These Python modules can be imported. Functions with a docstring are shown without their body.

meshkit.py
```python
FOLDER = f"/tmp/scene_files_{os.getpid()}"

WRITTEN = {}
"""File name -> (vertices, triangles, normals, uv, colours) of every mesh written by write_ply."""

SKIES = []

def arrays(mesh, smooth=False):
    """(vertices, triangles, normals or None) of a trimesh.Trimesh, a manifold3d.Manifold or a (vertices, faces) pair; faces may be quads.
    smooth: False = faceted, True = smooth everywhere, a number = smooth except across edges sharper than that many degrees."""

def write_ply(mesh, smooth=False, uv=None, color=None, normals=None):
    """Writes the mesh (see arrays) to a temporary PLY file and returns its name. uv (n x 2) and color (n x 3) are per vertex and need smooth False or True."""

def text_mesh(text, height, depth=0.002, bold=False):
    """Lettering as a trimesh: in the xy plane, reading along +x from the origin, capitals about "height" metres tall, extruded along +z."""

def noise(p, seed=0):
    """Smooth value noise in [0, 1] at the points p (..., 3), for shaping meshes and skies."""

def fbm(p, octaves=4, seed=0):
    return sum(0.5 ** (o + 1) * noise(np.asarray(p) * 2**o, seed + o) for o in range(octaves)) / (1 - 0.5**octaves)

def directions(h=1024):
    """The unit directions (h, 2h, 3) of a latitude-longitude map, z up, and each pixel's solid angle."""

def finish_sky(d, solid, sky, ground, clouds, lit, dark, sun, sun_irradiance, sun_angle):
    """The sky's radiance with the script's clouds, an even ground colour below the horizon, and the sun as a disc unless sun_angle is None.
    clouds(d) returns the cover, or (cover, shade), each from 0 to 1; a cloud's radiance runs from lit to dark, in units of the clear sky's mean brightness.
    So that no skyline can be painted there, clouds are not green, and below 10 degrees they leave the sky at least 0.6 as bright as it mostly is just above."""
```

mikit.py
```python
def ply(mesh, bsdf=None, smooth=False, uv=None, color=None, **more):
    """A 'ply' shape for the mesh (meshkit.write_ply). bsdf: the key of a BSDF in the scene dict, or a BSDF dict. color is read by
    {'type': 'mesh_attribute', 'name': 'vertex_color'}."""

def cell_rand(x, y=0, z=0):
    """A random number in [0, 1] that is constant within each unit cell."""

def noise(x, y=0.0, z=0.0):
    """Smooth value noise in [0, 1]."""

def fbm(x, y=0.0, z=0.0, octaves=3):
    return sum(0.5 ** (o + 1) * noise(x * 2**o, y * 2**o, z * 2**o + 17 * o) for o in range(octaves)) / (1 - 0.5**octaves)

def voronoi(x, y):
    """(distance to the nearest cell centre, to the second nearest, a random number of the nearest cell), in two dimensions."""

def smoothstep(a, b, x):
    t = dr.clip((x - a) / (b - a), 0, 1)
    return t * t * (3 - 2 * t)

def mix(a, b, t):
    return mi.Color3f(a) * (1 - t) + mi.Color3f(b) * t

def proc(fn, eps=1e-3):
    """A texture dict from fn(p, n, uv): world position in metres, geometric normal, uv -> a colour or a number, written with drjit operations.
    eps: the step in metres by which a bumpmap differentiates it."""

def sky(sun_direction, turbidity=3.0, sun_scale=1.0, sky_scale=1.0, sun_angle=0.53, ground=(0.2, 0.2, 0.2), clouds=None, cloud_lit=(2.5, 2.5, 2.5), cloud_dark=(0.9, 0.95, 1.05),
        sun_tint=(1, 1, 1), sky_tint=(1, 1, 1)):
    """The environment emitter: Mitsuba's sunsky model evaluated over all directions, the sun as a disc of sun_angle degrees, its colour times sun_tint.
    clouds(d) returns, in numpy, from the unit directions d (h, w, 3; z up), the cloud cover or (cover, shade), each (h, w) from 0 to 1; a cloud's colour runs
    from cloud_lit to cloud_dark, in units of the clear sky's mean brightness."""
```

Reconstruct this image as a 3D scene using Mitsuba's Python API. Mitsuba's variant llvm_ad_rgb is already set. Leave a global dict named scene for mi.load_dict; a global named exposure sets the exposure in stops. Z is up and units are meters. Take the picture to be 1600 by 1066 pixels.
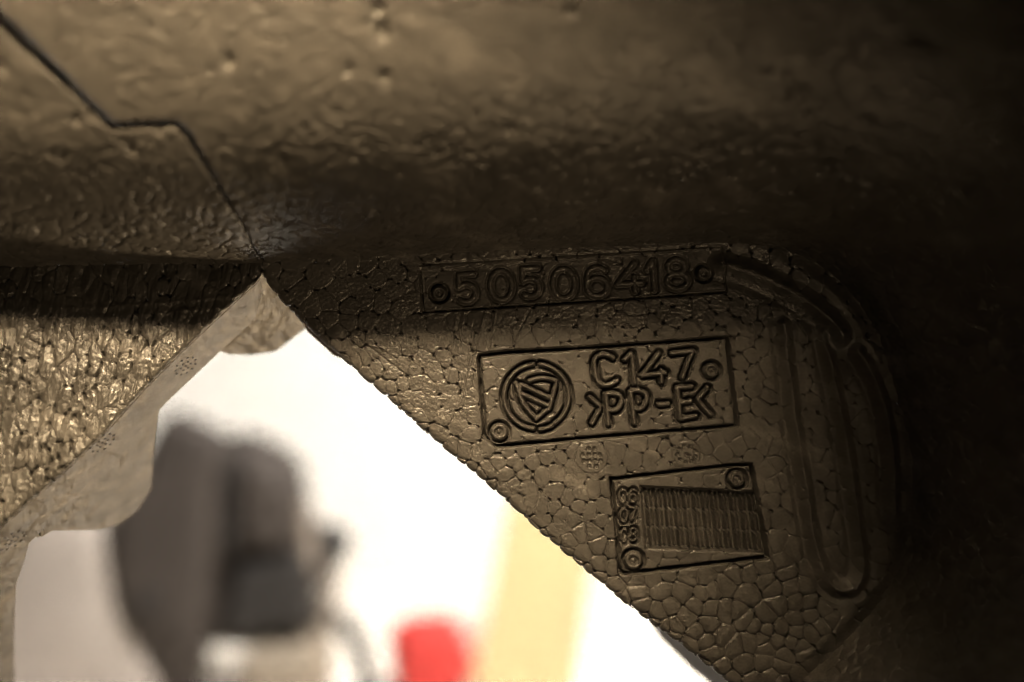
import math
import numpy as np, trimesh, mitsuba as mi, drjit as dr, mikit, meshkit
from mikit import proc, fbm, noise, smoothstep, mix
from scipy.spatial import cKDTree, ConvexHull
from scipy.interpolate import CubicSpline
import manifold3d as m3
import shapely
from shapely.geometry import Polygon, LineString, Point
from shapely import contains_xy

T = mi.ScalarTransform4f
scene, labels = {'type': 'scene'}, {}

# ------------------------------------------------------------------ camera, light, exposure
exposure = 0.0
F = 1386.0                      # focal length in photo pixels (hfov 60 degrees)
D = 0.19                        # the lettered panel is 19 cm from the lens
K = D / F                       # one drawing unit ("u") on that panel: 0.137 mm
scene['camera'] = {'type': 'thinlens', 'fov': 60.0, 'fov_axis': 'x', 'near_clip': 0.01, 'far_clip': 50.0,
                   'aperture_radius': 0.0042, 'focus_distance': 0.188,
                   'to_world': T().look_at(origin=[0, 0, 0], target=[0, 1, 0], up=[0, 0, 1])}
KEY = dict(pos=(-0.035, -0.14, 0.345), aim=(-0.058, 0.17, -0.038), power=(700., 512., 296.))
SIDE = dict(pos=(0.16, -0.26, -0.27), aim=(-0.036, 0.178, 0.020), power=(190.0, 136., 78.))
ROOM = dict(pos=(0.35, 0.75, 0.95), aim=(0.0, 1.6, -0.35), power=(112., 107., 99.))
RIM = dict(pos=(0.42, 0.50, -0.62), aim=(-0.1, 0.2, 0.0), power=(215., 157, 92.))
FILL = (0.012, 0.009, 0.006)


def disk_light(name, pos, aim, radius, power):
    scene[name] = {'type': 'disk', 'to_world': T().look_at(origin=list(pos), target=list(aim), up=[0, 1, 0.01]).scale(radius),
                   'emitter': {'type': 'area', 'radiance': {'type': 'rgb', 'value': list(power)}}}


rng = np.random.default_rng(7)

# ------------------------------------------------------------------ materials
def foam_tone(base, var=0.35, warm=(1.0, 0.93, 0.84)):
    def fn(p, n, uv):
        a = fbm(p.x * 260, p.y * 260, p.z * 260, octaves=3)
        b = noise(p.x * 2600, p.y * 2600, p.z * 2600)
        dust = smoothstep(0.56, 0.80, fbm(p.x * 75 + 3, p.y * 75, p.z * 160 + p.x * 60, octaves=4))
        k = base * (1 + 0.7 * dust) * (1 - var + 2 * var * a) * (0.85 + 0.3 * b)
        return mi.Color3f(k * warm[0], k * warm[1], k * warm[2])
    return fn


def rough_fn(lo, hi, sc):
    def fn(p, n, uv):
        return lo + (hi - lo) * fbm(p.x * sc, p.y * sc, p.z * sc, octaves=2)
    return fn


def micro(sc):
    def fn(p, n, uv):
        return fbm(p.x * sc, p.y * sc, p.z * sc, octaves=3)
    return fn


def foam(base, r0, r1, bump, bsc=1500, spec=0.5, var=0.35, warm=(1.0, 0.93, 0.84)):
    inner = {'type': 'principled', 'base_color': proc(foam_tone(base, var, warm)), 'roughness': proc(rough_fn(r0, r1, 900)), 'specular': spec, 'clearcoat': 0.35, 'clearcoat_gloss': 0.85}
    return {'type': 'twosided', 'bsdf': {'type': 'bumpmap', 'arbitrary': proc(micro(bsc), eps=1e-4), 'scale': bump, 'bsdf': inner}}


scene['foam_skin'] = foam(0.050, 0.30, 0.46, 0.00028, bsc=1900)
scene['foam_wall'] = foam(0.052, 0.36, 0.54, 0.00026, bsc=1700, var=.45)
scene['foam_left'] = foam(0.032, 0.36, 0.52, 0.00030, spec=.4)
scene['foam_cut_lit'] = foam(0.092, 0.42, 0.62, 0.0009, bsc=380, var=.6, warm=(1.0, .86, .68))  # strong warm room light on the rims is put into this paler colour
scene['foam_core'] = foam(0.045, 0.5, 0.6, 0.0001)


def plain(rgb, rough=0.6, var=0.15, sc=8.0, spec=0.4):
    def fn(p, n, uv):
        a = fbm(p.x * sc, p.y * sc, p.z * sc, octaves=3)
        return mi.Color3f(*rgb) * (1 - var + 2 * var * a)
    return {'type': 'twosided', 'bsdf': {'type': 'principled', 'base_color': proc(fn), 'roughness': rough, 'specular': spec}}


scene['wall_paint'] = plain((0.85, 0.83, 0.79), 0.8, 0.02)
scene['floor_paint'] = plain((0.80, 0.74, 0.66), 0.6, 0.05)
scene['bag_cloth'] = plain((0.040, 0.0315, 0.0265), 0.8, 0.25, 14)
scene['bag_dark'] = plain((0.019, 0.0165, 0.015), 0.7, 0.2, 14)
scene['bag_pale'] = plain((0.20, 0.165, 0.135), 0.8, 0.2, 14)
scene['pale_film'] = plain((0.75, 0.74, 0.73), 0.5, 0.1, 40)
scene['box_card'] = plain((0.22, 0.18, 0.135), 0.8, 0.15, 12)
scene['red_plastic'] = plain((0.50, 0.04, 0.033), 0.75, 0.08, 10)
scene['yellow_wood'] = plain((0.53, 0.43, 0.225), 0.5, 0.08, 10)
scene['pale_cloth'] = plain((0.35, 0.305, 0.27), 0.85, 0.15, 12)

# ------------------------------------------------------------------ helpers
def obj(key, mesh, bsdf, smooth=False, kind=None):
    scene[key] = mikit.ply(mesh, bsdf, smooth=smooth)
    if kind:
        labels.setdefault(key, {})['kind'] = kind
    return key


used = {}
def numbered(stem):
    n = used.get(stem, 0)
    used[stem] = n + 1
    return stem if n == 0 else f'{stem}_{n:03d}'


def sub(v, n, f, key, bsdf):
    """A patch of one moulded surface as an entry of its own; it keeps the normals of the whole surface."""
    ids, inv = np.unique(f, return_inverse=True)
    path = meshkit.write_ply((v[ids], inv.reshape(-1, 3)), normals=n[ids])
    scene[key] = {'type': 'ply', 'filename': path, 'face_normals': False, 'bsdf': {'type': 'ref', 'id': bsdf}}


def vnormals(v, f):
    n = np.zeros_like(v)
    c = np.cross(v[f[:, 1]] - v[f[:, 0]], v[f[:, 2]] - v[f[:, 0]])
    for k in range(3):
        np.add.at(n, f[:, k], c)
    return n / np.maximum(np.linalg.norm(n, axis=1, keepdims=True), 1e-20)


def grid_faces(nr, nc):
    i = (np.arange(nr - 1)[:, None] * nc + np.arange(nc - 1)[None, :]).ravel()
    return np.vstack([np.stack([i, i + nc, i + nc + 1], 1), np.stack([i, i + nc + 1, i + 1], 1)])


def relax(pts, box, it=4, m=9):
    """A few rounds of Lloyd relaxation on samples: the packing of expanded foam beads."""
    (x0, x1), (y0, y1) = box
    g = np.random.default_rng(3).uniform((x0, y0), (x1, y1), (len(pts) * 24, 2))
    for _ in range(it):
        idx = cKDTree(pts).query(g, workers=-1)[1]
        cnt = np.bincount(idx, minlength=len(pts))
        for k in range(2):
            s = np.bincount(idx, g[:, k], minlength=len(pts))
            pts[:, k] = np.where(cnt > 0, s / np.maximum(cnt, 1), pts[:, k])
    return pts


def bead_points(box, spacing, seed, it=2):
    (x0, x1), (y0, y1) = box
    n = int((x1 - x0) * (y1 - y0) / (0.87 * spacing ** 2))
    return relax(np.random.default_rng(seed).uniform((x0, y0), (x1, y1), (n, 2)), box, it)


def bead_relief(P, pts, joint=2.2, gw=1.7, dome=1.6, pit=5.0, seed=0, tilt=0.05, sz=26.0, lift=.45, holes=.22):
    """Height (u) of fused beads: each a low tilted dome, thin joints between, pits where three meet. Also the bead number."""
    d, i = cKDTree(pts).query(P, k=3, workers=-1)
    r = np.random.default_rng(seed)
    gx, gy = r.normal(0, tilt, (2, len(pts)))
    lift = r.normal(0, lift, len(pts))
    hole = np.where(r.random(len(pts)) < holes, 1.0, 0.08)
    e = d[:, 1] - d[:, 0]
    off = P - pts[i[:, 0]]
    lo_, hi_ = np.minimum(i[:, 0], i[:, 1]).astype(np.int64), np.maximum(i[:, 0], i[:, 1]).astype(np.int64)
    pair = 2.1 * (((lo_ * 7919 + hi_ * 104729 + seed * 131) * 2654435761 % 4294967296) / 4294967296.0) ** 1.7
    h = dome * (1 - (d[:, 0] / (0.62 * sz)) ** 2).clip(-0.6, 1) * (1 - np.exp(-e / 6.0))
    h += (off[:, 0] * gx[i[:, 0]] + off[:, 1] * gy[i[:, 0]] + lift[i[:, 0]]) * (1 - np.exp(-e / 3.0))
    h -= joint * pair * np.exp(-(e / gw) ** 2)
    h -= pit * hole[i[:, 0]] * np.exp(-((d[:, 2] - d[:, 0]) / 3.0) ** 2)
    return h, i[:, 0], e


def seg_dist(P, line, reach=None):
    """Distance of the points to a polyline (1e9 beyond REACH of its box)."""
    line = np.asarray(line, float)
    best = np.full(len(P), 1e9)
    if reach is not None:
        lo, hi = line.min(0) - reach, line.max(0) + reach
        s = np.flatnonzero((P[:, 0] > lo[0]) & (P[:, 0] < hi[0]) & (P[:, 1] > lo[1]) & (P[:, 1] < hi[1]))
        best[s] = seg_dist(P[s], line)
        return best
    if len(line) > 16:      # long lines: only the stretch near each point
        L = np.r_[0, np.cumsum(np.hypot(*np.diff(line, axis=0).T))]
        q = np.linspace(0, L[-1], max(int(L[-1] / 2), 2))
        dense = np.stack([np.interp(q, L, line[:, 0]), np.interp(q, L, line[:, 1])], 1)
        d, i = cKDTree(dense).query(P, workers=-1)
        i = np.clip(i, 1, len(dense) - 2)
        for a, b in ((dense[i - 1], dense[i]), (dense[i], dense[i + 1])):
            ab = b - a
            t = np.clip(((P - a) * ab).sum(1) / np.maximum((ab * ab).sum(1), 1e-12), 0, 1)
            best = np.minimum(best, np.hypot(*(P - a - t[:, None] * ab).T))
        return best
    for a, b in zip(line[:-1], line[1:]):
        ab = b - a
        t = np.clip(((P - a) @ ab) / max(ab @ ab, 1e-12), 0, 1)
        best = np.minimum(best, np.hypot(*(P - a - t[:, None] * ab).T))
    return best


def curve(pts, n=40):
    pts = np.asarray(pts, float)
    t = np.r_[0, np.cumsum(np.hypot(*np.diff(pts, axis=0).T))]
    return CubicSpline(t, pts)(np.linspace(0, t[-1], n))


def ss(a, b, x):
    t = np.clip((x - a) / (b - a), 0, 1)
    return t * t * (3 - 2 * t)


def W(a, b, h=0.0):
    """Drawing coordinates (a right, b down, h towards the lens) on the lettered panel -> metres."""
    return np.stack([(np.asarray(a) - 800) * K, D - np.asarray(h) * K, (533 - np.asarray(b)) * K], -1)


# ------------------------------------------------------------------ the mould: crease path and wall profile (drawing units)
PATH = np.array([(-420, 449), (-200, 439), (0, 430), (200, 420.5), (410, 411), (600, 402), (800, 393), (1000, 384), (1110, 380), (1190, 386), (1262, 408), (1305, 438), (1341, 478),
                 (1375, 540), (1396, 612), (1415, 680), (1422, 745), (1420, 807), (1402, 887), (1366, 945), (1317, 1000), (1245, 1066), (1170, 1130), (1080, 1200)], float)
_t = np.r_[0, np.cumsum(np.hypot(*np.diff(PATH, axis=0).T))]
PSP = CubicSpline(_t, PATH)
S_APEX = _t[4]
PROF = np.array([(-10, -30), (3, 4), (9, 45), (20, 102), (54, 185), (100, 245), (165, 295), (255, 332), (390, 366), (560, 388), (700, 398)], float)
_q = np.r_[0, np.cumsum(np.hypot(*np.diff(PROF, axis=0).T))]
QSP = CubicSpline(_q, PROF)
T_END = _q[-1]


def wall_point(s, t):
    p, d = PSP(s), PSP(s, 1)
    d /= np.linalg.norm(d, axis=-1, keepdims=True)
    nrm = np.stack([d[..., 1], -d[..., 0]], -1)          # outwards: up on the crease, right on the arc
    oc = QSP(t)
    a = p + nrm * oc[..., :1]
    return W(a[..., 0], a[..., 1], oc[..., 1])


EDGE = np.array([(409, 425), (410, 440), (444, 478), (480, 515), (530, 560), (584, 606), (640, 656), (700, 708), (760, 757), (805, 800), (862, 850), (930, 906), (980, 948), (1050, 1000), (1105, 1042), (1160, 1084), (1225, 1140)], float)

# ------------------------------------------------------------------ lettering (single-stroke glyphs in the photograph's own drawing)
def arc(cx, cy, rx, ry, a0, a1, n=24):
    a = np.radians(np.linspace(a0, a1, n))
    return np.stack([cx + rx * np.cos(a), cy + ry * np.sin(a)], 1)


GL = {  # unit box, y down
    '0': [arc(.5, .5, .5, .5, 0, 360, 36)],
    '1': [[(.1, .3), (.55, 0), (.55, 1)]],
    '4': [[(.75, 0), (0, .72), (1, .72)], [(.72, .5), (.72, 1)]],
    '5': [[(.9, 0), (.12, 0), (.08, .45)], np.vstack([[(.08, .45)], arc(.45, .68, .5, .32, -110, 130)])],
    '6': [np.vstack([arc(.52, .33, .46, .33, -40, -175, 14), [(.03, .68)], arc(.5, .68, .47, .32, 180, 540, 30)])],
    '7': [[(0, 0), (1, 0), (.4, 1)]],
    '8': [arc(.5, .25, .40, .25, 0, 360, 26), arc(.5, .74, .5, .26, 0, 360, 28)],
}


def glyph(ch, c, w, h, deg):
    ca, sa = math.cos(math.radians(deg)), math.sin(math.radians(deg))
    out = []
    for st in GL[ch]:
        q = (np.asarray(st, float) - .5) * (w, h)
        out.append(np.stack([c[0] + q[:, 0] * ca - q[:, 1] * sa, c[1] + q[:, 0] * sa + q[:, 1] * ca], 1))
    return out


def zz(lines, s, ox, oy):
    return [np.asarray(l, float) * s + (ox, oy) for l in lines]


STROKES = []      # (plate, name, strokes, half width, ridge height)
for ch, c, w, h in [('5', (729, 450), 29, 43), ('0', (783, 446), 34, 46), ('5', (829, 441), 30, 44), ('0', (881, 443), 34, 46), ('6', (933, 440), 34, 45), ('4', (983, 433), 38, 44), ('1', (1020, 430), 22, 46), ('8', (1058, 428), 33, 46)]:
    STROKES.append(('number_plate', 'digit', glyph(ch, c, w, h, -4), 5.6, 0.4))
Z4 = (.16875, 900, 520)
for nm, ls in [('letter', [curve([(345, 235), (300, 207), (230, 205), (180, 240), (172, 310), (187, 400), (212, 460), (262, 487), (320, 478), (380, 445)])]),
               ('digit', [[(455, 250), (512, 195), (530, 300), (545, 470)]]),
               ('digit', [[(768, 195), (615, 398), (830, 372)], [(793, 350), (795, 460)]]),
               ('digit', [[(895, 190), (1088, 168), (1040, 275), (990, 415)]]),
               ('bracket', [[(132, 600), (235, 690), (150, 840)]]),
               ('letter', [[(276, 570), (302, 848)], curve([(276, 570), (350, 562), (415, 592), (424, 650), (390, 705), (300, 712)])]),
               ('letter', [[(508, 548), (545, 838)], curve([(508, 548), (590, 537), (650, 572), (656, 640), (620, 692), (540, 702)])]),
               ('dash', [[(772, 666), (858, 660)]]),
               ('letter', [[(1078, 497), (940, 512), (970, 798), (1118, 772)], [(955, 652), (1068, 632)]]),
               ('bracket', [[(1222, 512), (1132, 622), (1248, 758)]])]:
    STROKES.append(('material_plate', nm, zz(ls, *Z4), 5.6, 0.6))
Z3 = (.16885, 740, 530)
EMBLEM = zz([arc(583, 532, 300, 300, -84, 55, 40), arc(583, 538, 302, 302, 62, 84, 10), arc(583, 532, 300, 300, 96, 264, 44),
             [(392, 412), (430, 530), (470, 620), (580, 742), (680, 655)], [(440, 425), (705, 545)], [(425, 500), (690, 618)], [(440, 425), (425, 500)],
             [(765, 408), (738, 520), (700, 650)], curve([(520, 388), (620, 362), (765, 392)], 12)], *Z3)
STROKES.append(('material_plate', 'emblem', EMBLEM, 5.2, 0.5))
Z5 = (.1782, 940, 715)
for ch, c, w, h in [('0', (190, 342), 62, 112), ('6', (276, 342), 60, 112), ('0', (198, 512), 66, 112), ('7', (274, 500), 52, 110), ('0', (200, 688), 56, 108), ('8', (278, 680), 58, 112)]:
    c = (c[0] * Z5[0] + Z5[1], c[1] * Z5[0] + Z5[2])
    STROKES.append(('date_plate', 'digit', glyph(ch, c, w * Z5[0], h * Z5[0], 4), 3.4, 0.4))
TAB = np.array([(345, 258), (1352, 302), (1425, 842), (392, 798)]) * Z5[0] + Z5[1:]


def tab(x, y):
    return (TAB[0] * (1 - x) + TAB[1] * x) * (1 - y) + (TAB[3] * (1 - x) + TAB[2] * x) * y


for r, (y0, y1) in enumerate([(0.07, 0.31), (0.38, 0.62), (0.69, 0.93)]):
    for c in range(12):
        x = (c + 0.55) / 12.2
        STROKES.append(('date_plate', 'date_cell', [np.array([tab(x, y0), tab(x, y1)])], 1.6, 9.0))
BARS = [np.array([tab((c + 0.05) / 12.2, y0), tab((c + 0.05) / 12.2, y1)]) for c in range(1, 13) for y0, y1 in [(0.07, 0.31), (0.38, 0.62), (0.69, 0.93)]]
SCREWS = [('number_plate', (686, 458), 14), ('number_plate', (1100, 427), 13), ('material_plate', (780, 675), 16), ('material_plate', (1112, 579), 14), ('date_plate', (1152, 749), 15), ('date_plate', (990, 876), 17)]
FRAMES = {
    'number_plate': ([(656, 424), (661, 488), (1014, 465), (1135, 456), (1129, 388)], 0.7),
    'material_plate': ([(757, 668), (748, 562), (750, 556), (791, 551), (900, 545), (1136, 528), (1152, 665), (900, 686), (797, 696), (775, 697), (757, 680), (757, 668)], 2.0),
    'date_plate': ([(955, 749), (1137, 728), (1174, 727), (1200, 871), (993, 895), (975, 896), (969, 893), (964, 826), (955, 749)], 2.0),
}
PLATES = {'number_plate': Polygon([(656, 424), (661, 488), (1014, 465), (1135, 456), (1129, 388)]), 'material_plate': Polygon([(749, 556), (1136, 528), (1152, 665), (797, 696), (775, 697), (757, 680)]),
          'date_plate': Polygon([(955, 749), (1174, 727), (1200, 871), (975, 896)])}
RIBS = [(curve([(1223, 508), (1234, 600), (1246, 690), (1262, 790), (1272, 850), (1288, 897), (1308, 920), (1330, 917), (1343, 893), (1340, 830), (1332, 770), (1322, 700), (1305, 612), (1287, 520)], 90), 7, 10.0),
        (curve([(1338, 552), (1366, 606), (1383, 667), (1390, 735), (1391, 800)], 30), 7, 9.5),
        (curve([(1128, 414), (1175, 427), (1213, 445), (1268, 478), (1312, 524)], 30), 10, 11.0)]
VENTS = [((924.5, 714.5), 26, [(x, y) for y, xs in ((-13, (-5, 5)), (-4, (-14, -5, 5, 13)), (6, (-12, -4, 5, 14)), (14, (-4, 7))) for x in xs]),
         ((1073, 710), 22, [(14 * math.cos(a), 13 * math.sin(a)) for a in np.arange(9) * .698 + .3] + [(0, 0), (5, 4)])]

# ------------------------------------------------------------------ right moulding: the lettered panel, one relief, every bead and character a piece of its own
RIGHT = 'foam_block_001'
labels[RIGHT] = {'label': 'dark foam block right of the seam, with lettering, date table and curved rim', 'category': 'foam block'}


def lettered_panel():
    x0, x1, y0, y1, st = 396, 1440, 352, 1112, 1.0
    a, b = np.meshgrid(np.arange(x0, x1, st), np.arange(y0, y1, st))
    shape = a.shape
    P = np.stack([a.ravel(), b.ravel()], 1)
    pts = bead_points(((x0 - 60, x1 + 60), (y0 - 60, y1 + 60)), 27, 11)
    h, bid, e = bead_relief(P, pts, joint=0.95, gw=1.3, dome=0.45, pit=9.0, seed=12, tilt=.02, lift=.4, holes=.38)
    # the lower end has bigger, rounder, less fused beads
    loose = ss(760, 960, P[:, 1] + 0.15 * (P[:, 0] - 1000)) * (1 - ss(1230, 1330, P[:, 0]))
    h += loose * (1.9 * (1 - np.exp(-e / 6.5)) - 1.6)
    bump = meshkit.fbm(np.stack([P[:, 0] / 9, P[:, 1] / 9, 0 * P[:, 0]], 1), 3, 5) - .5
    fine = meshkit.noise(np.stack([P[:, 0] / 2.6, P[:, 1] / 2.6, 0 * P[:, 0]], 1), 8) - .5
    h += 0.9 * bump + 0.35 * fine
    kind = np.full(len(P), -1)
    names = []
    # score lines left by trimming near the edge
    for q0, q1, dpt in [((768, 470), (758, 560), .9), ((722, 480), (705, 560), .8), ((752, 520), (716, 640), .8), ((742, 500), (728, 560), .6), ((835, 470), (800, 540), 1.2), ((560, 530), (640, 590), 1.6), ((690, 520), (640, 560), .7)]:
        h -= dpt * np.exp(-(seg_dist(P, [q0, q1], 12) / 1.6) ** 2)
    for q0, q1, dpt in [((762, 475), (738, 565), 1.6), ((776, 480), (764, 545), 1.2), ((728, 470), (716, 560), 1.2), ((735, 540), (722, 640), 1.0), ((712, 500), (700, 600), .9), ((600, 545), (560, 535), 1.0)]:
        h += dpt * np.exp(-(seg_dist(P, [q0, q1], 12) / 1.5) ** 2)
    # plates: slightly sunk insert areas with a fine cut line round them
    for nm, poly in PLATES.items():
        near = seg_dist(P, FRAMES[nm][0], 240)
        inside = contains_xy(poly, P[:, 0], P[:, 1])
        flat = inside * ss(0, 5, near)
        if nm != 'number_plate':
            h = h * (1 - 0.45 * flat) - 0.6 * flat
        else:
            h = h * (1 - 0.6 * flat) - 1.6 * flat
        k = FRAMES[nm][1] * (0.75 + 0.9 * meshkit.noise(np.stack([P[:, 0] / 14, P[:, 1] / 14, 0 * P[:, 0]], 1), 21))
        h -= 8.0 * k * np.exp(-(near / (1.1 + 0.5 * k)) ** 2)
    # hollow of the date table
    tp = Polygon(TAB)
    intab = contains_xy(tp, P[:, 0], P[:, 1])
    td = seg_dist(P, np.vstack([TAB, TAB[:1]]), 80)
    h = np.where(intab, h * 0.3 - 14.0 * ss(0, 2.5, td), h)
    bar = np.full(len(P), 1e9)
    for l in BARS:
        bar = np.minimum(bar, seg_dist(P, l, 8))
    h += np.where(intab, 8.0 * np.exp(-(bar / 1.2) ** 2), 0)
    h -= 2.5 * np.exp(-(td / 2.0) ** 2)
    # screw marks: ring with a pip, in a dark groove
    for nm, c, r in SCREWS:
        d = np.hypot(P[:, 0] - c[0], P[:, 1] - c[1])
        wob = 0.6 * (meshkit.noise(np.stack([P[:, 0] / 4, P[:, 1] / 4, 0 * P[:, 0]], 1), 31) - .5)
        prof = -12.0 * np.exp(-((d - r) / 2.7) ** 2) + 1.6 * np.exp(-((d - 0.62 * r) / 3.4) ** 2) - 3.4 * np.exp(-((d - 0.27 * r) / 1.8) ** 2) + 0.8 * np.exp(-(d / 2) ** 2)
        m = ss(r + 6, r + 2, d)
        h = h * (1 - m) + (prof + wob) * m - 0.6 * m
        kind[d < r + 1] = len(names)
        names.append((nm, 'screw_mark'))
    # characters: round-bottomed strokes between two dark grooves
    for nm, what, ls, hw, rise in STROKES:
        allp = np.vstack(ls)
        lo, hi = allp.min(0) - 3 * hw, allp.max(0) + 3 * hw
        s = np.flatnonzero((P[:, 0] > lo[0]) & (P[:, 0] < hi[0]) & (P[:, 1] > lo[1]) & (P[:, 1] < hi[1]))
        Q = P[s]
        d = np.full(len(s), 1e9)
        for l in ls:
            d = np.minimum(d, seg_dist(Q, l))
        dk = {'number_plate': 4.6, 'material_plate': 14.0, 'date_plate': 8.0}[nm]
        gwid = 2.1 if what != 'date_cell' else 1.5
        m = ss(hw + 1.5, hw - 1.5, d)
        dk = dk * (0.65 + 0.7 * meshkit.noise(np.stack([Q[:, 0] / 9, Q[:, 1] / 9, 0 * d], 1), 33))
        h[s] = h[s] * (1 - 0.75 * m) + rise * m * (1 - (np.minimum(d, hw) / hw) ** 2) - (dk if what != 'date_cell' else 1.0) * np.exp(-((d - hw) / gwid) ** 2)
        kind[s[d < hw + 0.8]] = len(names)
        names.append((nm, what))
    for l, hw, rise in RIBS:
        d = seg_dist(P, l, 50)
        h = h * (1 - 0.65 * ss(4.5 * hw, hw, d)) + (rise + 5.0 * (meshkit.noise(np.stack([P[:, 0] / 16, P[:, 1] / 16, 0 * d], 1), 91) - .5)) * np.exp(-(d / hw) ** 2) - 3.0 * np.exp(-((d - 2.3 * hw) / (0.8 * hw)) ** 2)
        kind[d < 1.25 * hw] = len(names)
        names.append(('lettered_panel', 'rib'))
    for c, r, holes in VENTS:
        d = np.hypot(P[:, 0] - c[0], P[:, 1] - c[1])
        m = ss(r + 2, r - 2, d)
        h = h * (1 - 0.8 * m) + 0.5 * m - 1.0 * np.exp(-((d - r) / 1.2) ** 2)
        for q in holes:
            dd = np.hypot(P[:, 0] - c[0] - q[0], P[:, 1] - c[1] - q[1])
            h -= 3.4 * np.exp(-((dd - 1.6) / 1.5) ** 2)
        kind[d < r] = len(names)
        names.append(('lettered_panel', 'vent_mark'))
    # dished floor and rolled edges
    outline = np.vstack([PSP(np.linspace(S_APEX, _t[-1], 240)), EDGE[::-1]])
    ring = Polygon(outline).buffer(0)
    ed = seg_dist(P, EDGE) * np.where(contains_xy(Polygon(np.vstack([EDGE, [(1500, 1140), (1500, 300), (409, 300)]])), P[:, 0], P[:, 1]), 1, -1)
    wob = 3.0 * np.exp(-e / 4.0) * -1.0 + 3.0 * (meshkit.noise(np.stack([P[:, 0] / 13, P[:, 1] / 13, 0 * P[:, 0]], 1), 77) - .5) + 0.28 * h
    ed = ed + wob
    h = h - 9.0 * (1 - np.sqrt(1 - (1 - np.clip(ed / 11, 0, 1)) ** 2)) - 3 * np.exp(-ed.clip(0) / 14)
    wd = seg_dist(P, PSP(np.linspace(S_APEX, _t[-1], 240)))
    right = ss(1180, 1300, P[:, 0])
    h += right * 9.0 * ss(70, 20, wd) - right * 6.0 * ss(22, 0, wd)
    h -= 5.0 * np.exp(-(seg_dist(P, [(655, 414), (1000, 392), (1135, 384)]) / 2.0) ** 2) * 0.35
    # cut to the outline, pulling the outer row of points onto the trimmed edge
    keep = (ed > 0) & ((wd < 26) | contains_xy(ring, P[:, 0], P[:, 1]))
    f = grid_faces(*shape)
    f = f[keep[f].any(1) & (ed[f] > -1.6).all(1) & ((wd[f] < 26).all(1) | contains_xy(ring.buffer(20), P[f[:, 0], 0], P[f[:, 0], 1]))]
    gy, gx = np.gradient(ed.reshape(shape))
    g2 = np.maximum(gx ** 2 + gy ** 2, 0.25).ravel()
    pull = np.where(ed < 0, -ed, 0)
    P = P + np.stack([gx.ravel(), gy.ravel()], 1) * (np.clip(pull, 0, 1.6) / g2)[:, None]
    v = W(P[:, 0], P[:, 1], h)
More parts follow.
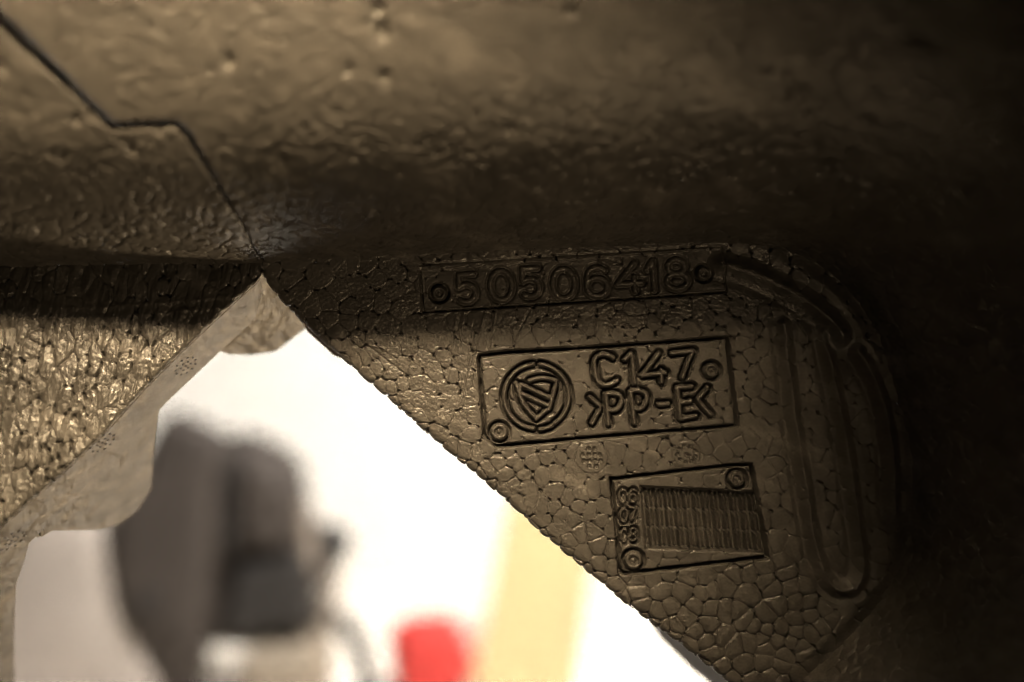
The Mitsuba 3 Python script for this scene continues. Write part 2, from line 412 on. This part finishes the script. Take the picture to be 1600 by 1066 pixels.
    return v, f, kind, names, bid, P, pts, h


v, f, kind, names, bid, P, pts, h = lettered_panel()
if np.cross(v[f[0, 1]] - v[f[0, 0]], v[f[0, 2]] - v[f[0, 0]])[1] > 0:
    f = f[:, ::-1]
nv = vnormals(v, f)
fk = np.where((kind[f][:, 0] == kind[f][:, 1]) & (kind[f][:, 0] == kind[f][:, 2]), kind[f][:, 0], -1)
mid = P[f].mean(1)
plate_of = np.full(len(f), -1)
for k, (nm, poly) in enumerate(PLATES.items()):
    plate_of[contains_xy(poly, mid[:, 0], mid[:, 1])] = k
done = np.zeros(len(f), bool)
for k, nm in enumerate(PLATES):
    m = (plate_of == k) & (fk < 0)
    sub(v, nv, f[m], f'{RIGHT}__{nm}', 'foam_skin')
    done |= m
for k, (nm, what) in enumerate(names):
    m = fk == k
    sub(v, nv, f[m], numbered(f'{RIGHT}__{nm}__{what}'), 'foam_skin')
    done |= m
rest = ~done
fb = bid[f[:, 0]]
area = np.bincount(fb[rest], minlength=len(pts))
biggest = np.argsort(-area)[:300]
loose = rest.copy()
for q in biggest:
    m = rest & (fb == q)
    if area[q] < 250:
        continue
    sub(v, nv, f[m], numbered(f'{RIGHT}__lettered_panel__bead'), 'foam_skin')
    loose &= ~m
sub(v, nv, f[loose], f'{RIGHT}__lettered_panel', 'foam_skin')
labels[f'{RIGHT}__lettered_panel'] = {'kind': 'stuff'}
print('panel triangles', len(f), 'beads', used[f'{RIGHT}__lettered_panel__bead'])

# the body of that panel behind its skin
def slab(poly, ynear, yfar):
    m = trimesh.creation.extrude_polygon(poly, 1.0, engine='earcut')
    q = m.vertices
    m.vertices = np.stack([(q[:, 0] - 800) * K, ynear + (yfar - ynear) * q[:, 2], (533 - q[:, 1]) * K], 1)
    m.fix_normals()
    return m


core = Polygon(np.vstack([PSP(np.linspace(S_APEX, _t[-1], 120)), EDGE[::-1]])).buffer(0)
inset = core.difference(LineString(EDGE).buffer(3.0))
inset = max(getattr(inset, 'geoms', [inset]), key=lambda g: g.area)
obj(f'{RIGHT}__panel_core', slab(inset, D + 24 * K, D + 0.013), 'foam_core')

# ------------------------------------------------------------------ the two upper walls, meeting at a stepped seam
SEAM = np.array([(543, 600), (592.7, 545.4), (628.6, 501.6), (688.8, 428.1), (731.6, 366.6), (811.3, 367), (825.9, 345.5), (840.6, 278.7), (849.3, 190.6), (834.6, 41.4), (828, -20)])
SEAM_SIDE = Polygon(np.vstack([SEAM, [(-2000, -20), (-2000, 600)]]))


def seam_sd(Q):
    d = seg_dist(Q, SEAM)
    left = contains_xy(SEAM_SIDE, Q[:, 0], Q[:, 1]) | ((Q[:, 1] >= 600) & (Q[:, 0] < 543))
    ragged = 2.6 * (meshkit.noise(np.stack([Q[:, 0] / 11, Q[:, 1] / 11, 0 * d], 1), 5) - .5) + 1.6 * (meshkit.noise(np.stack([Q[:, 0] / 4, Q[:, 1] / 4, 0 * d], 1), 6) - .5)
    return np.where(left, d, -d), ragged * (.45 + .55 * ss(400, 320, Q[:, 1]))


def gap(t):
    return 2.0 + 5.5 * ss(200, 340, t) + 6.5 * ss(350, 500, t)


def wall_surface(s0, s1, t0, t1, st, seed, amp, vents, side):
    s, t = np.meshgrid(np.arange(s0, s1, st), np.arange(t0, t1, st))
    shape = s.shape
    Q = np.stack([s.ravel(), t.ravel()], 1)
    pts = bead_points(((s0 - 60, s1 + 60), (t0 - 60, t1 + 60)), 21, seed)
    h, bid, e = bead_relief(Q, pts, joint=1.5, gw=1.8, dome=0.3 * amp, pit=7.0, seed=seed + 1, tilt=.04, sz=21)
    z = 0 * h
    h *= 0.5 + 0.5 * ss(360, 240, Q[:, 1])
    h += 1.0 * (meshkit.fbm(np.stack([Q[:, 0] / 40, Q[:, 1] / 40, z], 1), 2, seed) - .5) + 0.5 * (meshkit.noise(np.stack([Q[:, 0] / 6, Q[:, 1] / 6, z], 1), seed + 3) - .5)
    low = ss(340, 210, Q[:, 1])
    h += low * (1.1 * (1 - np.exp(-e / 4.0)) + 0.9 * (meshkit.noise(np.stack([bid * 1.7, 0.3 + z, z], 1), 9) - .5) * (1 - np.exp(-e / 2.5)))
    # scattered voids between beads and the small pits of the moulding
    hole = np.random.default_rng(seed + 5)
    for _ in range(int((s1 - s0) / 6)):
        c = (hole.uniform(s0, s1), hole.uniform(t0 + 150, t1))
        near = np.flatnonzero((abs(Q[:, 0] - c[0]) < 25) & (abs(Q[:, 1] - c[1]) < 25))
        r = 2.0 + 6.0 * hole.random() ** 2.2
        dd = np.hypot(Q[near, 0] - c[0], (Q[near, 1] - c[1]) * hole.uniform(.6, 1.4))
        h[near] -= r * 0.8 * np.exp(-(dd / r) ** 2)
    tags = np.full(len(Q), -1)
    for k, (c, r) in enumerate(vents):
        d = np.hypot(Q[:, 0] - c[0], Q[:, 1] - c[1])
        m = ss(r + 2, r - 3, d)
        h = h * (1 - .8 * m) + m
        for ang, rr in [(a, q) for q, nn in ((r * .33, 5), (r * .75, 10)) for a in np.arange(nn) * 2 * math.pi / nn]:
            dd = np.hypot(Q[:, 0] - c[0] - rr * math.cos(ang), (Q[:, 1] - c[1] - rr * math.sin(ang)) * .6)
            h += 4.0 * np.exp(-(dd / 2.2) ** 2)
        tags[d < r] = k
    sd, rag = seam_sd(Q)
    g = gap(Q[:, 1])
    if side == 'left':
        u = sd - g - rag
        h -= 1.6 * (1 - np.sqrt(1 - (1 - np.clip(u / 2.5, 0, 1)) ** 2))
    else:
        u = -sd + 0.3 * rag
        h -= 5 * (1 - np.sqrt(1 - (1 - np.clip(u / 6, 0, 1)) ** 2)) * (u > 0)
        h = h * ss(-g, 0, u) - (28 + 122 * ss(220, 350, Q[:, 1])) * ss(0, -2.5, u)
        u = u + 170
    f = grid_faces(*shape)
    f = f[(u[f] > -1.2 * st).all(1) & (u[f] > 0).any(1)]
    gy, gx = np.gradient(u.reshape(shape), st)
    g2 = np.maximum(gx ** 2 + gy ** 2, 0.25).ravel()
    pull = np.clip(np.where(u < 0, -u, 0), 0, 1.3 * st)
    Q2 = Q + np.stack([gx.ravel(), gy.ravel()], 1) * (pull / g2)[:, None]
    base = wall_point(Q2[:, 0], Q2[:, 1])
    e1 = wall_point(Q2[:, 0] + 1, Q2[:, 1]) - base
    e2 = wall_point(Q2[:, 0], Q2[:, 1] + 1) - base
    nn = np.cross(e1, e2)
    nn /= np.linalg.norm(nn, axis=1, keepdims=True)
    if nn[len(nn) // 2, 1] > 0:
        nn = -nn
    v = base + nn * (h * K)[:, None]
    if (np.cross(v[f[:, 1]] - v[f[:, 0]], v[f[:, 2]] - v[f[:, 0]]) * nn[f[:, 0]]).sum() < 0:
        f = f[:, ::-1]
    # a skirt along the cut edge gives the wall its thickness at the seam
    ed = trimesh.Trimesh(v, f, process=False)
    eg = ed.edges[trimesh.grouping.group_rows(ed.edges_sorted, require_count=1)]
    ids, inv = np.unique(eg, return_inverse=True)
    inv = inv.reshape(-1, 2)
    under = (e1 * gx.ravel()[:, None] + e2 * gy.ravel()[:, None])[ids] * (110 * ss(220, 330, Q[ids, 1])[:, None] if side == 'left' else 0)      # the cut runs back under the edge
    under[abs(sd[ids]) > 40] = 0
    sv = np.vstack([v[ids], v[ids] - nn[ids] * (20 + 100 * ss(220, 330, Q[ids, 1])[:, None] if side == 'left' else 20) * K + under])
    n = len(ids)
    sf = np.vstack([np.stack([inv[:, 0], inv[:, 0] + n, inv[:, 1] + n], 1), np.stack([inv[:, 0], inv[:, 1] + n, inv[:, 1]], 1)])
    return v, f, tags, sv, sf


def build_wall(root, side, s0, s1, st, seed, amp, vents, bsdf):
    v, f, tags, sv, sf = wall_surface(s0, s1, 0, T_END, st, seed, amp, vents, side)
    nv = vnormals(v, f)
    tf = tags[f].min(1)
    for k in range(len(vents)):
        sub(v, nv, f[tf == k], numbered(f'{root}__upper_wall__vent_mark'), bsdf)
    sub(v, nv, f[tf < 0], f'{root}__upper_wall', bsdf)
    obj(f'{root}__upper_wall__cut_edge', (sv, sf), bsdf)
    # foam body behind the moulded surface
    def clear(s):
        return s
    lo, hi = (s0, 690) if side == 'left' else (880, s1)
    s, t = np.meshgrid(np.arange(lo, hi, 45), np.linspace(20, T_END - 5, 22))
    base = wall_point(s.ravel(), t.ravel())
    nn = np.cross(wall_point(s.ravel() + 1, t.ravel()) - base, wall_point(s.ravel(), t.ravel() + 1) - base)
    nn /= np.linalg.norm(nn, axis=1, keepdims=True)
    if nn[len(nn) // 2, 1] > 0:
        nn = -nn
    fr, bk, gf = base - nn * 48 * K, base - nn * 120 * K, grid_faces(*s.shape)
    m = trimesh.Trimesh(np.vstack([fr, bk]), np.vstack([gf, gf[:, ::-1] + len(fr)]), process=False)
    eg = m.edges[trimesh.grouping.group_rows(m.edges_sorted, require_count=1)]
    eg = eg[eg[:, 0] < len(fr)]
    q = np.vstack([np.stack([eg[:, 0], eg[:, 0] + len(fr), eg[:, 1] + len(fr)], 1), np.stack([eg[:, 0], eg[:, 1] + len(fr), eg[:, 1]], 1)])
    obj(f'{root}__wall_body', (m.vertices, np.vstack([m.faces, q])), 'foam_core')


LEFT = 'foam_block'
labels[LEFT] = {'label': 'left dark foam block with shiny streaked face and pale cut rim, left of the seam', 'category': 'foam block'}
build_wall(RIGHT, 'right', 560, _t[-1], 2.4, 41, 1.0, [((1117, 221), 17), ((1254, 229), 14), ((1365, 222), 18), ((1510, 218), 18)], 'foam_wall')
build_wall(LEFT, 'left', 150, 870, 2.2, 57, 1.0, [((553, 203), 16)], 'foam_wall')

# ------------------------------------------------------------------ left moulding: streaked panel on a plane turned slightly to the lens, and the cut rim of the opening
def ray(px, py):
    return np.stack([(np.asarray(px, float) - 800) / F, np.ones(np.shape(px)), (533 - np.asarray(py, float)) / F], -1)


def on_plane(px, py, p0, n):
    d = ray(px, py)
    return d * ((p0 @ n) / (d @ n))[..., None]


NL = np.array([0.13, -1.0, 0.24]); NL /= np.linalg.norm(NL)
PL0 = ray(410, 440) * D
EDGE_L = np.array([(430, 405), (408, 428), (399, 441), (372, 465), (345, 490), (281, 550), (225, 606), (161, 677), (105, 730), (37, 790), (0, 822), (-60, 876), (-160, 970)], float)


def streaked_panel():
    x0, x1, y0, y1, st = -150, 432, 396, 970, 1.25
    a, b = np.meshgrid(np.arange(x0, x1, st), np.arange(y0, y1, st))
    P = np.stack([a.ravel(), b.ravel()], 1)
    th = math.radians(14)
    Rm = np.array([[math.cos(th), math.sin(th)], [-math.sin(th), math.cos(th)]])
    S = (P @ Rm.T) * (1.0, 0.5)
    S = S + 5.0 * np.stack([meshkit.noise(np.stack([P[:, 0] / 30, P[:, 1] / 30, 0 * P[:, 0]], 1), 61), meshkit.noise(np.stack([P[:, 0] / 30, P[:, 1] / 30, 0 * P[:, 0]], 1), 62)], 1)
    lo, hi = S.min(0) - 30, S.max(0) + 30
    pts = bead_points(((lo[0], hi[0]), (lo[1], hi[1])), 20, 63)
    h, bid, e = bead_relief(S, pts, joint=1.0, gw=1.8, dome=1.1, pit=9, seed=64, tilt=.10, sz=20)
    z = 0 * h
    h += 7.0 * (meshkit.fbm(np.stack([P[:, 0] / 55, P[:, 1] / 70, z], 1), 2, 68) - .5) + 3.6 * (meshkit.fbm(np.stack([S[:, 0] / 11, S[:, 1] / 16, z], 1), 3, 65) - .5) + 2.0 * (meshkit.fbm(np.stack([S[:, 0] / 4, S[:, 1] / 9, z], 1), 2, 66) - .5)
    for c in [(62, 628), (12, 560), (255, 428), (120, 655), (30, 700)]:
        h -= 7 * np.exp(-(np.hypot((P[:, 0] - c[0]) / 5, (P[:, 1] - c[1]) / 8)) ** 2)
    for y, k in [(470, 1.2), (486, 1.5)]:
        h += k * np.exp(-(seg_dist(P, [(-160, y + 22), (180, y + 9), (375, y - 7)]) / 4.0) ** 2)
    inside = contains_xy(Polygon(np.vstack([EDGE_L, [(-400, 970), (-400, 300), (430, 300)]])), P[:, 0], P[:, 1])
    ed = seg_dist(P, EDGE_L) * np.where(inside, 1, -1) + 1.6 * (meshkit.noise(np.stack([P[:, 0] / 12, P[:, 1] / 12, z], 1), 67) - .5)
    h -= 4 * (1 - np.sqrt(1 - (1 - np.clip(ed / 5, 0, 1)) ** 2))
    f = grid_faces(*a.shape)
    f = f[(ed[f] > -1.2 * st).all(1) & (ed[f] > 0).any(1)]
    gy, gx = np.gradient(ed.reshape(a.shape), st)
    pull = np.clip(np.where(ed < 0, -ed, 0), 0, 1.3 * st)
    P2 = P + np.stack([gx.ravel(), gy.ravel()], 1) * (pull / np.maximum(gx ** 2 + gy ** 2, .25).ravel())[:, None]
    v = on_plane(P2[:, 0], P2[:, 1], PL0, NL) + NL * (h * K)[:, None]
    if np.cross(v[f[0, 1]] - v[f[0, 0]], v[f[0, 2]] - v[f[0, 0]]) @ NL < 0:
        f = f[:, ::-1]
    return v, f


v, f = streaked_panel()
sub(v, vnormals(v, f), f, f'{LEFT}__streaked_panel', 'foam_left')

NR = np.array([0.66, -0.25, -0.71])
_e = on_plane(np.array([37.]), np.array([790.]), PL0, NL)[0] - on_plane(np.array([400.]), np.array([441.]), PL0, NL)[0]
_e /= np.linalg.norm(_e)
NR = NR - (NR @ _e) * _e
NR /= np.linalg.norm(NR)
PR0 = on_plane(np.array([225.]), np.array([606.]), PL0, NL)[0] - NL * 0.0012
RX = np.cross(NR, [0, 1, 0]); RX /= np.linalg.norm(RX)
RY = np.cross(NR, RX)


def rim_piece(pix, proud, thick, bevel=0.0008, P0=None, N=None):
    """A block of cut foam on the rim's face: its outline in the face's own plane, its depth behind it."""
    P0, N = (PR0, NR) if N is None else (P0, N)
    RX = np.cross(N, [0, 1, 0]); RX /= np.linalg.norm(RX)
    RY = np.cross(N, RX)
    q = on_plane(*np.array(pix, float).T, P0, N) - P0
    poly = Polygon(np.stack([q @ RX, q @ RY], 1)).buffer(0)
    poly = poly.buffer(-0.0006).buffer(0.0012).buffer(-0.0006)
    step = []
    for k in range(4):
        a = k / 3 * math.pi / 2
        g = poly.buffer(-bevel * (1 - math.sin(a)))
        step.append((g, proud - bevel * (1 - math.cos(a))))
    parts = []
    m = trimesh.creation.extrude_polygon(poly, thick, engine='earcut')
    m.vertices[:, 2] += proud - bevel - thick
    parts.append(m)
    for k in range(3):
        g = poly.buffer(-bevel * (1 - math.cos((k + 1) / 3 * math.pi / 2)))
        z0, z1 = proud - bevel + bevel * math.sin(k / 3 * math.pi / 2), proud - bevel + bevel * math.sin((k + 1) / 3 * math.pi / 2)
        m = trimesh.creation.extrude_polygon(g, z1 - z0 + 0.0002, engine='earcut')
        m.vertices[:, 2] += z0 - 0.0002
        parts.append(m)
    m = trimesh.util.concatenate(parts)
    w = m.vertices
    out = trimesh.Trimesh(P0 + w[:, :1] * RX + w[:, 1:2] * RY + w[:, 2:] * N, m.faces, process=False)
    out.fix_normals()
    return out


BACK = [(414, 452), (400, 500), (378, 520), (343, 553), (262, 630), (195, 700), (150, 745), (67, 831), (0, 895), (-60, 950), (-160, 1040)]
obj(f'{LEFT}__cut_rim', rim_piece(np.vstack([EDGE_L[1:], BACK[::-1]]), 0.0, 0.012, 0.0009), 'foam_cut_lit')
labels[f'{LEFT}__cut_rim'] = {'label': 'pale cut rim along the diagonal edge of the opening'}
obj(f'{LEFT}__lug', rim_piece([(272, 612), (262, 629), (259, 650), (250, 715), (246, 768), (224, 803), (190, 829), (157, 838), (86, 840), (66, 852), (60, 826), (140, 745), (190, 690)], -0.0012, 0.016, 0.0016), 'foam_cut_lit')
obj(f'{LEFT}__lug_001', rim_piece([(70, 826), (66, 850), (56, 887), (42, 925), (37, 1000), (36, 1110), (-160, 1130), (-160, 1020), (-10, 890)], -0.0026, 0.014, 0.0016), 'foam_cut_lit')
NF, PF = np.array([0.52, -0.42, -0.73]), on_plane(np.array([392.]), np.array([492.]), PR0, NR)[0]
NF /= np.linalg.norm(NF)
obj(f'{LEFT}__flap', rim_piece([(404, 428), (428, 440), (460, 474), (496, 509), (484, 517), (466, 531), (434, 556), (398, 561), (362, 561), (338, 553), (372, 520), (388, 500)], -0.0010, 0.004, 0.0007, PF, NF), 'foam_cut_lit')
labels[f'{LEFT}__flap'] = {'label': 'small pale flap bridging the corner of the opening'}
for k, c in enumerate([(290, 572), (160, 692), (18, 845)]):
    q = on_plane(np.array([c[0]]), np.array([c[1]]), PR0, NR)[0]
    ms = []
    r = np.random.default_rng(80 + k)
    for rr, nn in ((0, 1), (.0009, 6), (.0019, 11)):
        for a in np.arange(nn) * 2 * math.pi / nn + rr * 300:
            c2 = q + RX * rr * math.cos(a) * 1.25 + RY * rr * math.sin(a) * 1.6 + NR * (0.00005 + .0)
            s_ = trimesh.creation.icosphere(1, 0.00026)
            s_.vertices = s_.vertices * (1, 1, .6)
            s_.vertices = c2 + s_.vertices[:, :1] * RX + s_.vertices[:, 1:2] * RY * 1.5 + s_.vertices[:, 2:] * NR
            ms.append(s_)
    obj(numbered(f'{LEFT}__cut_rim__vent_mark'), trimesh.util.concatenate(ms), 'foam_core', smooth=True)

# pale lip of the right moulding showing just behind its trimmed edge
def lip(pix, y0, y1):
    k0 = y0 / F
    poly = Polygon([((x - 800) * k0, (533 - y) * k0) for x, y in pix]).buffer(-.0004).buffer(.0004)
    m = trimesh.creation.extrude_polygon(poly, y1 - y0, engine='earcut')
    q = m.vertices
    m.vertices = np.stack([q[:, 0], y0 + q[:, 2], q[:, 1]], -1)
    m.fix_normals()
    return m


obj(f'{RIGHT}__back_lip', lip([(470, 500), (480, 518), (522, 556), (534, 560), (560, 560), (520, 510)], 0.2025, 0.215), 'foam_cut_lit')
obj(f'{RIGHT}__back_lip_001', lip([(1010, 960), (1032, 996), (1078, 1042), (1130, 1085), (1200, 1150), (1230, 1120), (1130, 1030)], 0.235, 0.25), 'pale_film')

# ------------------------------------------------------------------ the bright room seen through the opening, far out of focus
def box(cx, cy, cz, sx, sy, sz):
    m = trimesh.creation.box((sx, sy, sz)); m.apply_translation((cx, cy, cz)); return m


FLOOR = -0.60
obj('floor', box(0.0, 1.55, FLOOR - .01, 4.0, 1.7, .02), 'floor_paint'); labels['floor'] = {'kind': 'structure'}
obj('wall', box(0.0, 2.42, .35, 4.0, .04, 2.2), 'wall_paint'); labels['wall'] = {'kind': 'structure'}


def at(px, py, y):
    return np.array([(px - 800) / F * y, y, (533 - py) / F * y])


def hull(balls):
    ms = [m3.Manifold.sphere(r, 24).translate(tuple(c)) for c, r in balls]
    return m3.Manifold.batch_hull(ms)


def soft(mans, L=.02, it=12):
    m = mans[0]
    for q in mans[1:]:
        m = m + q
    m = m.refine_to_length(L).to_mesh()
    t = trimesh.Trimesh(m.vert_properties[:, :3], m.tri_verts)
    trimesh.smoothing.filter_taubin(t, iterations=it)
    return t


BAG = 'bag'
labels[BAG] = {'label': 'blurred dark grey-brown bag with rounded top and hanging strap, standing behind the opening', 'category': 'bag'}
Y = 1.40
def ball(px, py, r, dy=0.0):
    return (at(px, py, Y + dy), r / F * Y)


obj(f'{BAG}__body', soft([hull([ball(385, 722, 48), ball(425, 745, 50), ball(446, 850, 48), ball(345, 730, 50), ball(335, 960, 44), ball(452, 955, 44), ball(474, 990, 26), ball(400, 850, 60, .08)])]), 'bag_cloth', smooth=True)
obj(f'{BAG}__side_pocket', soft([hull([ball(280, 676, 32, -.06), ball(322, 700, 34, -.06), ball(212, 820, 40, -.06), ball(218, 935, 40, -.06), ball(290, 975, 40, -.06), ball(318, 850, 30, -.06), ball(290, 1090, 22, -.05), ball(275, 1090, 20, -.05)])]), 'bag_cloth', smooth=True)
obj(f'{BAG}__front_pocket', soft([hull([ball(385, 905, 20, -.07), ball(465, 880, 18, -.07), ball(470, 960, 22, -.07), ball(370, 975, 22, -.07)])]), 'bag_dark', smooth=True)
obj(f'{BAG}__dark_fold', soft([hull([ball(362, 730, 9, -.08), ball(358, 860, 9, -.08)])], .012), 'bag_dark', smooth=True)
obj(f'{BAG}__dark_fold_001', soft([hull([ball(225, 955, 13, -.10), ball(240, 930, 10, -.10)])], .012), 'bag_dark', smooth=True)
obj(f'{BAG}__front_pocket_001', soft([hull([ball(398, 735, 26, -.07), ball(440, 770, 24, -.07), ball(405, 830, 26, -.07), ball(450, 838, 20, -.07)])], .012), 'bag_cloth', smooth=True)
obj(f'{BAG}__side_flap', soft([hull([ball(495, 826, 14), ball(538, 842, 13), ball(512, 880, 18), ball(468, 850, 16), ball(492, 905, 14)])], .012), 'bag_dark', smooth=True)
obj(f'{BAG}__strap_pad', soft([hull([ball(478, 790, 10, -.06), ball(482, 880, 15, -.06)])], .012), 'bag_pale', smooth=True)
obj(f'{BAG}__strap_pad_001', soft([hull([ball(518, 905, 12, -.02), ball(503, 1020, 14, -.02)])], .012), 'bag_pale', smooth=True)
sp = curve([(532, 968), (556, 1000), (570, 1050), (572, 1125)], 9)
obj(f'{BAG}__strap', soft([hull([ball(*sp[i], 14), ball(*sp[i + 1], 14)]) for i in range(8)], .012), 'bag_dark', smooth=True)

labels['cushion'] = {'label': 'blurred pale grey-beige cushion at the lower left, left of the dark bag', 'category': 'cushion'}
Y = 1.34
obj('cushion', soft([hull([ball(60, 830, 40), ball(140, 835, 34), ball(20, 1000, 40), ball(190, 1010, 30), ball(228, 1060, 30), ball(20, 1120, 40), ball(232, 1120, 30), ball(140, 980, 44)])]), 'pale_cloth', smooth=True)
labels['box'] = {'label': 'blurred low beige box in front of the dark bag, at the bottom edge', 'category': 'box'}
Y = 1.32
def rounded_box(px0, px1, py0, py1, y, depth, r):
    x0, x1, z0, z1 = (px0 - 800) / F * y, (px1 - 800) / F * y, (533 - py1) / F * y, (533 - py0) / F * y
    return m3.Manifold.batch_hull([m3.Manifold.sphere(r, 16).translate((x, yy, z)) for x in (x0 + r, x1 - r) for yy in (y, y + depth) for z in (z0 + r, z1 - r)])


obj('box', rounded_box(372, 500, 1016, 1160, 1.30, .10, .025), 'box_card', smooth=40)
labels['ball'] = {'label': 'blurred bright red ball, partly deflated, on the floor beside the yellow post', 'category': 'ball'}
Y = 1.50
obj('ball', soft([hull([ball(646, 1003, 40), ball(688, 995, 36), ball(705, 1040, 36), ball(655, 1062, 34), ball(690, 1070, 30)])], .02), 'red_plastic', smooth=True)

labels['post'] = {'label': 'blurred pale yellow post leaning to the right, between the red ball and the foam edge', 'category': 'post'}
a0, a1 = at(817, 1075, 1.5), at(895, 600, 1.5)
w0, w1 = 80 / F * 1.5, 66 / F * 1.5
pm = trimesh.creation.box((1, 1, 1), )
pm = pm.subdivide().subdivide()
q = pm.vertices.copy()
tt = q[:, 2:] + .5
pm.vertices = a0 * (1 - tt) + a1 * tt + np.hstack([q[:, :1] * 2 * (w0 * (1 - tt) + w1 * tt), q[:, 1:2] * .05, 0 * tt])
obj('post', pm, 'yellow_wood')

# ------------------------------------------------------------------ unseen lamps, placed for the light they give
scene['unseen_ambient'] = {'type': 'constant', 'radiance': {'type': 'rgb', 'value': list(FILL)}}  # even ambient light from no visible source, lifts the deep shadows
def shaded_lamp(name, d, r, mouth, length):
    """An unseen lamp: its disc, and a dark cone placed round it to keep its light on the left."""
    disk_light(f'{name}__bulb', d['pos'], d['aim'], r, d['power'])
    kd = np.array(d['aim']) - np.array(d['pos'])
    kd /= np.linalg.norm(kd)
    q = r + 0.004
    m = trimesh.creation.revolve([(0.003, -0.03), (q, -0.028), (q + .002, -0.004), (mouth, length), (mouth + .0015, length), (q + .0035, -0.005), (q + .0015, -0.0305), (0.003, -0.0325)], sections=48)
    m.apply_transform(trimesh.geometry.align_vectors([0, 0, 1], kd))
    m.apply_translation(d['pos'])
    obj(f'{name}__shade', m, 'bag_dark', smooth=30)  # unseen cone, placed to narrow the beam and leave the right dark


shaded_lamp('unseen_key_lamp', KEY, 0.046, 0.032, 0.206)  # out of view above the lens, lights the foam on the left
shaded_lamp('unseen_side_lamp', SIDE, 0.02, 0.027, 0.17)  # out of view low right, lifts the seam corner and number strip
disk_light('unseen_room_lamp', ROOM['pos'], ROOM['aim'], 0.25, ROOM['power'])  # out of view, placed to brighten the background to white
disk_light('unseen_rim_lamp', RIM['pos'], RIM['aim'], 0.05, RIM['power'])  # out of view, placed to brighten the cut rims from below
for k, t_ in (('unseen_key_lamp', 'unseen warm lamp above the lens, in a narrow cone placed to darken the right side'), ('unseen_room_lamp', 'large unseen lamp, placed to brighten the background behind the opening'), ('unseen_side_lamp', 'unseen dim lamp low and right of the lens, placed to lift the seam corner'), ('unseen_rim_lamp', 'small unseen lamp low behind the opening, placed to brighten the cut rims')):
    labels[k] = {'label': t_, 'category': 'lamp'}
